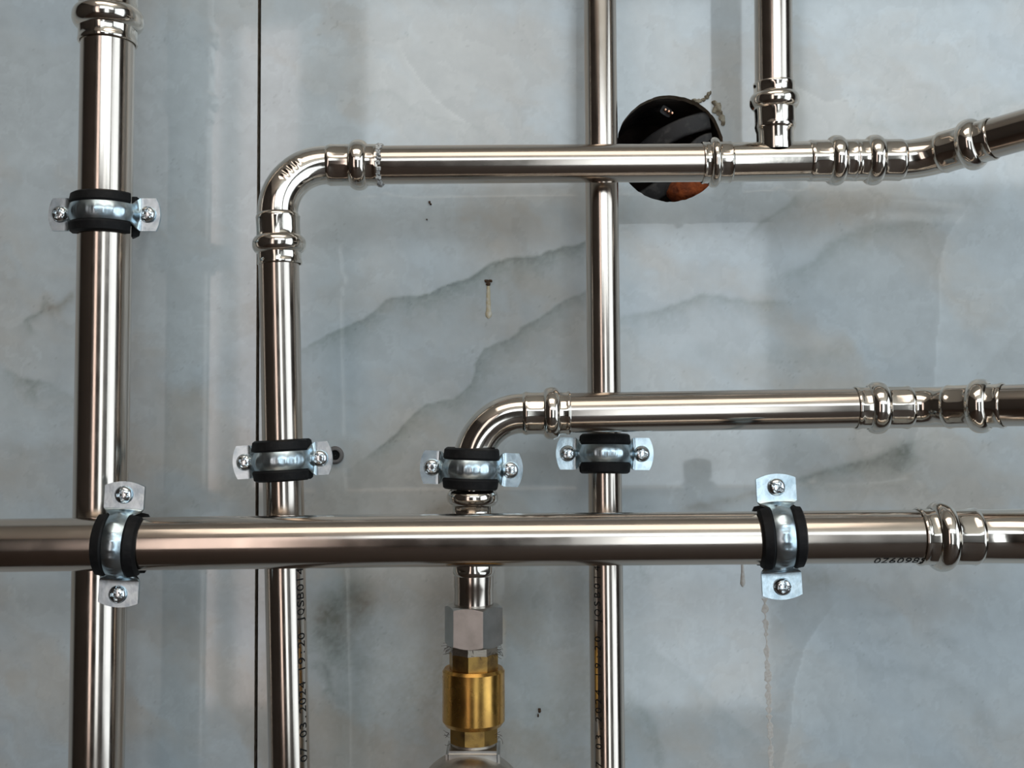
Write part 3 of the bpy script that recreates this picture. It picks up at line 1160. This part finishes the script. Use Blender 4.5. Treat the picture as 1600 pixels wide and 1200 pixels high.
def strip_band(R, half, hw_band, hw_ear, y_ear, sign, bulge=0.0016, th=0.0014, emboss=0.0):
    """one half of the clamp: sheet-metal arc with a flat ear at each end; sign=-1 front"""
    pts = []                 # x, y(+ towards viewer), halfwidth, bulge factor
    a_end = math.radians(68)
    for i in range(0, 33):
        a = a_end * i / 32
        pts.append((R * math.sin(a), R * math.cos(a), hw_band, 1.0))
    x0, y0 = R * math.sin(a_end), R * math.cos(a_end)
    x1 = R * 1.04
    for i in range(1, 9):
        t = i / 8
        # quarter turn into the ear plane
        x = x0 + (x1 + 0.0015 - x0) * (t ** 1.5)
        y = y0 + (y_ear - y0) * (1 - (1 - t) ** 1.8)
        s = t * t * (3 - 2 * t)
        pts.append((x, y, hw_band + (hw_ear - hw_band) * s, (1 - s)))
    xe = half
    xa = x1 + 0.0015
    sg = 0.0030
    Rc = (hw_ear ** 2 + sg ** 2) / (2 * sg)
    for i in range(1, 6):
        t = i / 5
        pts.append((xa + (xe - sg - xa) * t, y_ear, hw_ear, 0.0))
    for i in range(1, 13):
        dx = sg * (1 - i / 12) ** 2
        pts.append((xe - dx, y_ear, max(0.0003, math.sqrt(max(0.0, Rc ** 2 - (Rc - dx) ** 2))), 0.0))
    full = [(-x, y, w, b) for x, y, w, b in pts[:0:-1]] + pts
    bm = bmesh.new()
    NW = 11
    top, bot = [], []
    for i, (x, y, w, b) in enumerate(full):
        xa_, ya_ = full[max(0, i - 1)][:2]
        xb_, yb_ = full[min(len(full) - 1, i + 1)][:2]
        tx, ty = xb_ - xa_, yb_ - ya_
        l = math.hypot(tx, ty) or 1
        nx, ny = -ty / l, tx / l
        if ny < 0:
            nx, ny = -nx, -ny
        rt, rb = [], []
        for j in range(NW):
            v = -1 + 2 * j / (NW - 1)
            off = b * bulge * (1 - v * v)
            if b > 0.99 and emboss:
                off += emboss * max(0, math.sin(x / R * 26)) * max(0, 1 - (v * 1.8) ** 2)
            px, py = x + nx * off, y + ny * off
            rt.append(bm.verts.new((px, sign * py, v * w)))
            rb.append(bm.verts.new((px - nx * th, sign * (py - ny * th), v * w)))
        top.append(rt)
        bot.append(rb)
    n = len(full)
    for i in range(n - 1):
        for j in range(NW - 1):
            bm.faces.new((top[i][j], top[i][j + 1], top[i + 1][j + 1], top[i + 1][j]))
            bm.faces.new((bot[i][j], bot[i + 1][j], bot[i + 1][j + 1], bot[i][j + 1]))
        for j in (0, NW - 1):
            bm.faces.new((top[i][j], top[i + 1][j], bot[i + 1][j], bot[i][j]))
    for i in (0, n - 1):
        for j in range(NW - 1):
            bm.faces.new((top[i][j], bot[i][j], bot[i][j + 1], top[i][j + 1]))
    return bm


def liner(r, R, hw_band, hw_liner, sign, span=72):
    """rubber half liner: a groove under the band with a raised lip at each side"""
    prof = [(-hw_liner, r), (-hw_liner, R - 0.0022), (-hw_liner + 0.0012, R - 0.0002), (-hw_band - 0.0016, R + 0.0008), (-hw_band - 0.0004, R + 0.0002),
            (-hw_band, R - 0.0016), (hw_band, R - 0.0016),
            (hw_band + 0.0004, R + 0.0002), (hw_band + 0.0016, R + 0.0008), (hw_liner - 0.0012, R - 0.0002), (hw_liner, R - 0.0022), (hw_liner, r)]
    bm = bmesh.new()
    rings = []
    n = 48
    for i in range(n + 1):
        s = -1 + 2 * i / n
        ring = []
        for z, rr in prof:
            # the lips run out at a slant near the ears
            k = span - (9 if rr > R - 0.001 else 0) * 0.6 - 8 * max(0.0, (hw_liner - abs(z)) / hw_liner) * (1 if rr > r + 1e-5 else 0) * 0.5
            a = math.radians(k) * s
            ring.append(bm.verts.new((rr * math.sin(a), sign * rr * math.cos(a), z)))
        rings.append(ring)
    m = len(prof)
    for i in range(n):
        for j in range(m):
            bm.faces.new((rings[i][j], rings[i][(j + 1) % m], rings[i + 1][(j + 1) % m], rings[i + 1][j]))
    bm.faces.new(rings[0])
    bm.faces.new(rings[-1][::-1])
    return bm


def clamp(center, axis, roll, r, R, half, label, hw_ear=0.0115, hw_band=0.0062, hw_liner=0.0142, stud_dz=0.0, emboss=0.0003, rots=(0.3, 1.0), yaw=0.0):
    """local z = pipe axis, local -y = towards the viewer, local x = ear direction"""
    zax = axis.normalized()
    yax = Vector((0, 1, 0))
    yax = (yax - zax * yax.dot(zax)).normalized()
    xax = yax.cross(zax)
    mw = Matrix((xax, yax, zax)).transposed().to_4x4()
    mw = Matrix.Translation(center) @ Matrix.Rotation(roll, 4, Vector((0, 1, 0))) @ mw @ Matrix.Rotation(yaw, 4, 'Z')
    root = thing('pipe_clamp', mw, label, 'clamp', 'rubber-lined pipe clamps')
    from_bm('front_band', strip_band(R, half, hw_band, hw_ear, 0.0018, -1, emboss=emboss), 'zinc', root, smooth=50)
    from_bm('back_band', strip_band(R, half, hw_band, hw_ear, 0.0008, 1), 'zinc', root, smooth=50)
    from_bm('rubber_liner', liner(r * 1.002, R, hw_band, hw_liner, -1), 'rubber', root, smooth=35)
    from_bm('rubber_liner', liner(r * 1.002, R, hw_band, hw_liner, 1), 'rubber', root, smooth=35)
    for s, rt in zip((-1, 1), rots):
        o = bpy.data.objects.new('screw', SCREW)
        COL.objects.link(o)
        o.parent = root
        o.location = (s * (half - 0.0085), -0.0026, 0)
        o.rotation_euler = (0, rt, 0)
    # stud into the wall with its hexagon boss
    a = Vector((0, R - 0.0005, 0))
    yw = -mw.translation.y + 0.006
    bm = polyprism(Vector((0, R + 0.0002, 0)), Vector((0, R + 0.0098, 0)), 0.0075, 6, 0, 0.3) if False else None
    bm = bmesh.new()
    sweep_bm([Vector((0, R - 0.001, 0)), Vector((0, R + 0.009, 0))], 0.0070, 6, bm=bm)
    from_bm('hexagon_boss', bm, 'zinc', root, smooth=20)
    bm = bmesh.new()
    sweep_bm(lin(Vector((0, R + 0.006, 0)), Vector((0, max(yw, R + 0.012), stud_dz)), 10), 0.0032, 20, bm=bm)
    from_bm('mounting_stud', bm, 'zinc', root, smooth=40)
    return root


axA = (A0 - A1)
clamp(along(A0, A1, 336), axA, 0.0, R_A, 0.0232, 0.0390, 'zinc clamp with black rubber on the far left vertical pipe', rots=(0.4, 0.35), stud_dz=0.016)
axB = (P(435, 375, DB) - B1)
clamp(along(P(435, 375, DB), B1, 719), axB, math.radians(-1.5), R_B, 0.0208, 0.0345, 'zinc clamp with black rubber on the printed vertical pipe under the left elbow', rots=(0.5, -0.6))
clamp(P(736.5, 732, DG), Vector((0, 0, 1)), math.radians(2.0), R_G * 1.085, 0.0205, 0.0355, 'zinc clamp with black rubber around the elbow above the brass valve', rots=(0.8, 0.6))
axD = (D0 - D1)
clamp(along(D0, D1, 709), axD, math.radians(0.5), R_D, 0.0192, 0.0350, 'zinc clamp with black rubber on the thin pipe nearest the wall', rots=(0.8, 0.3))
axJ = (J0 - J1)
clamp(P(191, 850, DJ), Vector((1, 0, 0.01)), math.radians(3.4), R_J, 0.0212, 0.0405, 'upright zinc clamp with black rubber at the left end of the thick front pipe',
      hw_ear=0.0128, rots=(1.45, 1.6))
clamp(P(1216.5, 838, DJ), Vector((1, 0, 0.01)), math.radians(-2.4), R_J, 0.0212, 0.0405, 'upright zinc clamp with black rubber near the right end of the thick front pipe',
      hw_ear=0.0128, rots=(0.6, 0.1))

# ------------------------------------------------------------------ cables in the wall hole


def ribbon(path, w, t, wdir, material, name, parent=None):
    """flat cable: rounded rectangular section swept along a path"""
    bm = bmesh.new()
    rings = []
    fr = frames(path)
    sec = []
    for k in range(24):
        a = 2 * math.pi * k / 24
        c, s = math.cos(a), math.sin(a)
        sec.append((math.copysign(abs(c) ** 0.35, c) * w / 2, math.copysign(abs(s) ** 0.5, s) * t / 2))
    for i, p in enumerate(path):
        T = fr[i][0]
        W = (wdir - T * wdir.dot(T)).normalized()
        N = T.cross(W)
        rings.append([bm.verts.new(p + W * a + N * b) for a, b in sec])
    for i in range(len(rings) - 1):
        for k in range(24):
            bm.faces.new((rings[i][k], rings[i][(k + 1) % 24], rings[i + 1][(k + 1) % 24], rings[i + 1][k]))
    bm.faces.new(rings[0][::-1])
    bm.faces.new(rings[-1])
    return from_bm(name, bm, material, parent, smooth=50)


def hp(px, py, depth):
    return P(px, py, -depth)


# bare-ended cable, pointing out of the wall
root = thing('electric_cable', hp(1040, 172, 0.02), 'black cable with three bare copper ends inside the wall hole', 'cable')
bs = Matrix.Translation(hp(1040, 172, 0.02))
path = bez(hp(985, 186, 0.07), hp(1015, 170, 0.045), hp(1041, 174, 0.018), 14)
o = ribbon(path, 0.0105, 0.0068, Vector((0.85, 0.3, -0.40)), 'cable', 'sheath')
keep(o, root, bs)
for k in (-1, 0, 1):
    e = hp(1045 + 5.2 * k, 174 + 2.6 * k, 0.016)
    bm = bmesh.new()
    sweep_bm([e + Vector((-0.001, 0.006, 0)), e + Vector((0, 0.0, 0)), e + Vector((0, -0.0006, 0))], [0.0012, 0.0012, 0.0008], 12, bm=bm)
    o = from_bm('copper_core', bm, 'copper', smooth=50)
    o['label'] = 'bare copper wire end'
    keep(o, root, bs)
# broad curved flat cable
path = bez(hp(985, 262, 0.040), hp(1030, 202, 0.012), hp(1108, 188, 0.010), 24)
o = ribbon(path, 0.0150, 0.0060, Vector((0.25, 0.10, -1)), 'cable', 'flat_cable')
tag(o, 'broad curved black flat cable with a square cut end in the wall hole', 'cable')
path = bez(hp(1068, 275, 0.020), hp(1080, 222, 0.012), hp(1112, 219, 0.012), 20)
o = ribbon(path, 0.0120, 0.0060, Vector((0.3, 0.1, -1)), 'cable', 'flat_cable')
tag(o, 'short black cable end just above the horizontal pipe in the wall hole', 'cable')
path = bez(hp(990, 322, 0.050), hp(1040, 290, 0.035), hp(1085, 262, 0.040), 20)
o = ribbon(path, 0.0150, 0.0070, Vector((0.4, 0.2, -1)), 'cable', 'flat_cable')
tag(o, 'dusty black cable below the horizontal pipe in the wall hole', 'cable')

# ------------------------------------------------------------------ small marks on the tile


def blob(bm, c, rx, ry, rz, seed):
    rnd = random.Random(seed)
    m = Matrix.Translation(c) @ Matrix.Diagonal((rx, ry, rz, 1))
    g = bmesh.ops.create_icosphere(bm, subdivisions=2, radius=1.0, matrix=m)
    for v in g['verts']:
        v.co += Vector((rnd.uniform(-1, 1) * rx, rnd.uniform(-1, 1) * ry, rnd.uniform(-1, 1) * rz)) * 0.28


def crumbs(name, spots, material, label=None):
    bm = bmesh.new()
    for i, (px, py, s, e) in enumerate(spots):
        c = P(px, py, 0.0006)
        blob(bm, c, s * 0.0005, 0.0010, s * 0.0005 * e, i)
    o = from_bm(name, bm, material, smooth=60)
    keep(o, tr, Matrix())
    if label:
        o['label'] = label
    return o


crumbs('plaster_crumb', [(1121, 166, 6, 1.0), (1118, 172, 5, 1.2), (1124, 176, 4.5, 1.5), (1128, 184, 4.5, 1.5), (1130, 191, 3.5, 1.6), (1116, 160, 4, 0.8)], 'plaster', 'plaster crumbs beside the hole')
crumbs('plaster_crumb', [(1104, 152, 4, 0.8), (1107, 147, 2.6, 1.4), (1099, 156, 4, 0.7), (1092, 158, 5, 0.7), (1110, 145, 1.8, 1.6), (1085, 156, 4, 0.5)], 'plaster', 'plaster crumbs above the hole')


def drip(pts, widths, material, thick, label, name='glue_drip'):
    """flattened run of dried liquid on the tile face"""
    bm = bmesh.new()
    rows = []
    for (px, py), w in zip(pts, widths):
        c = P(px, py, 0)
        hw = w / F * CD / 2
        rows.append([bm.verts.new(c + Vector((hw * math.cos(a), -thick * math.sin(a) - 0.00003, 0))) for a in (math.pi * k / 8 for k in range(9))])
    for i in range(len(rows) - 1):
        for k in range(8):
            bm.faces.new((rows[i][k], rows[i][k + 1], rows[i + 1][k + 1], rows[i + 1][k]))
    o = from_bm(name, bm, material, smooth=60)
    keep(o, tr, Matrix())
    o['label'] = label
    return o


drip([(763, 447), (763, 455), (763, 470), (763.5, 485), (763.5, 490), (763.5, 495), (763.5, 498)], [5, 6, 7, 8, 11, 9, 2], 'glue', 0.0010, 'amber dried glue drip')
crumbs('rust_spot', [(760, 439, 3.5, 0.7), (766, 439, 3.5, 0.7), (763, 444, 3.5, 1.0)], 'rust')
drip([(1160, 862), (1160, 880), (1160.5, 895), (1160.5, 905), (1160.5, 912), (1160.5, 917)], [4, 4, 5, 7, 8, 2], 'residue', 0.0008, 'pale dried drip')
rnd = random.Random(3)
ys = list(range(935, 1215, 4))
drip([(1195 + (y - 935) * 0.038 + rnd.uniform(-1, 1), y) for y in ys], [rnd.choice((2, 5, 8, 11)) for y in ys], 'residue', 0.00012, 'long pale dried water streak')
crumbs('rust_spot', [(671, 316, 2.0, 1.0), (673, 319, 1.6, 1.0), (667, 343, 1.2, 1.0)], 'rust')
crumbs('rust_spot', [(843, 1110, 2.4, 1.6), (841, 1118, 1.2, 2.5)], 'rust')

# wall plug right of the clamp on the printed pipe
pl = P(524, 711, 0)
root = thing('wall_plug', pl, 'small grey wall plug with a dark bore beside the clamp on the printed pipe', 'wall plug')
bs = Matrix.Translation(pl)
prof = [(0.0, 0.0066), (0.002, 0.0070), (0.0035, 0.0062), (0.0038, 0.0048), (0.0035, 0.0040), (0.0006, 0.0038)]
bm, rg = revolve(pl, pl + Vector((0, -0.01, 0)), prof, 32)
M['plug'] = mat('grey_plug_plastic', (0.16, 0.15, 0.145), 0.6)
o = from_bm('flange', bm, 'plug', smooth=50)
keep(o, root, bs)
bm, rg = revolve(pl + Vector((0, -0.0003, 0)), pl + Vector((0, -0.01, 0)), [(0, 0.0042), (0.0004, 0.0041), (0.0005, 0.0002)], 24)
o = from_bm('bore', bm, 'ink', smooth=50)
keep(o, root, bs)
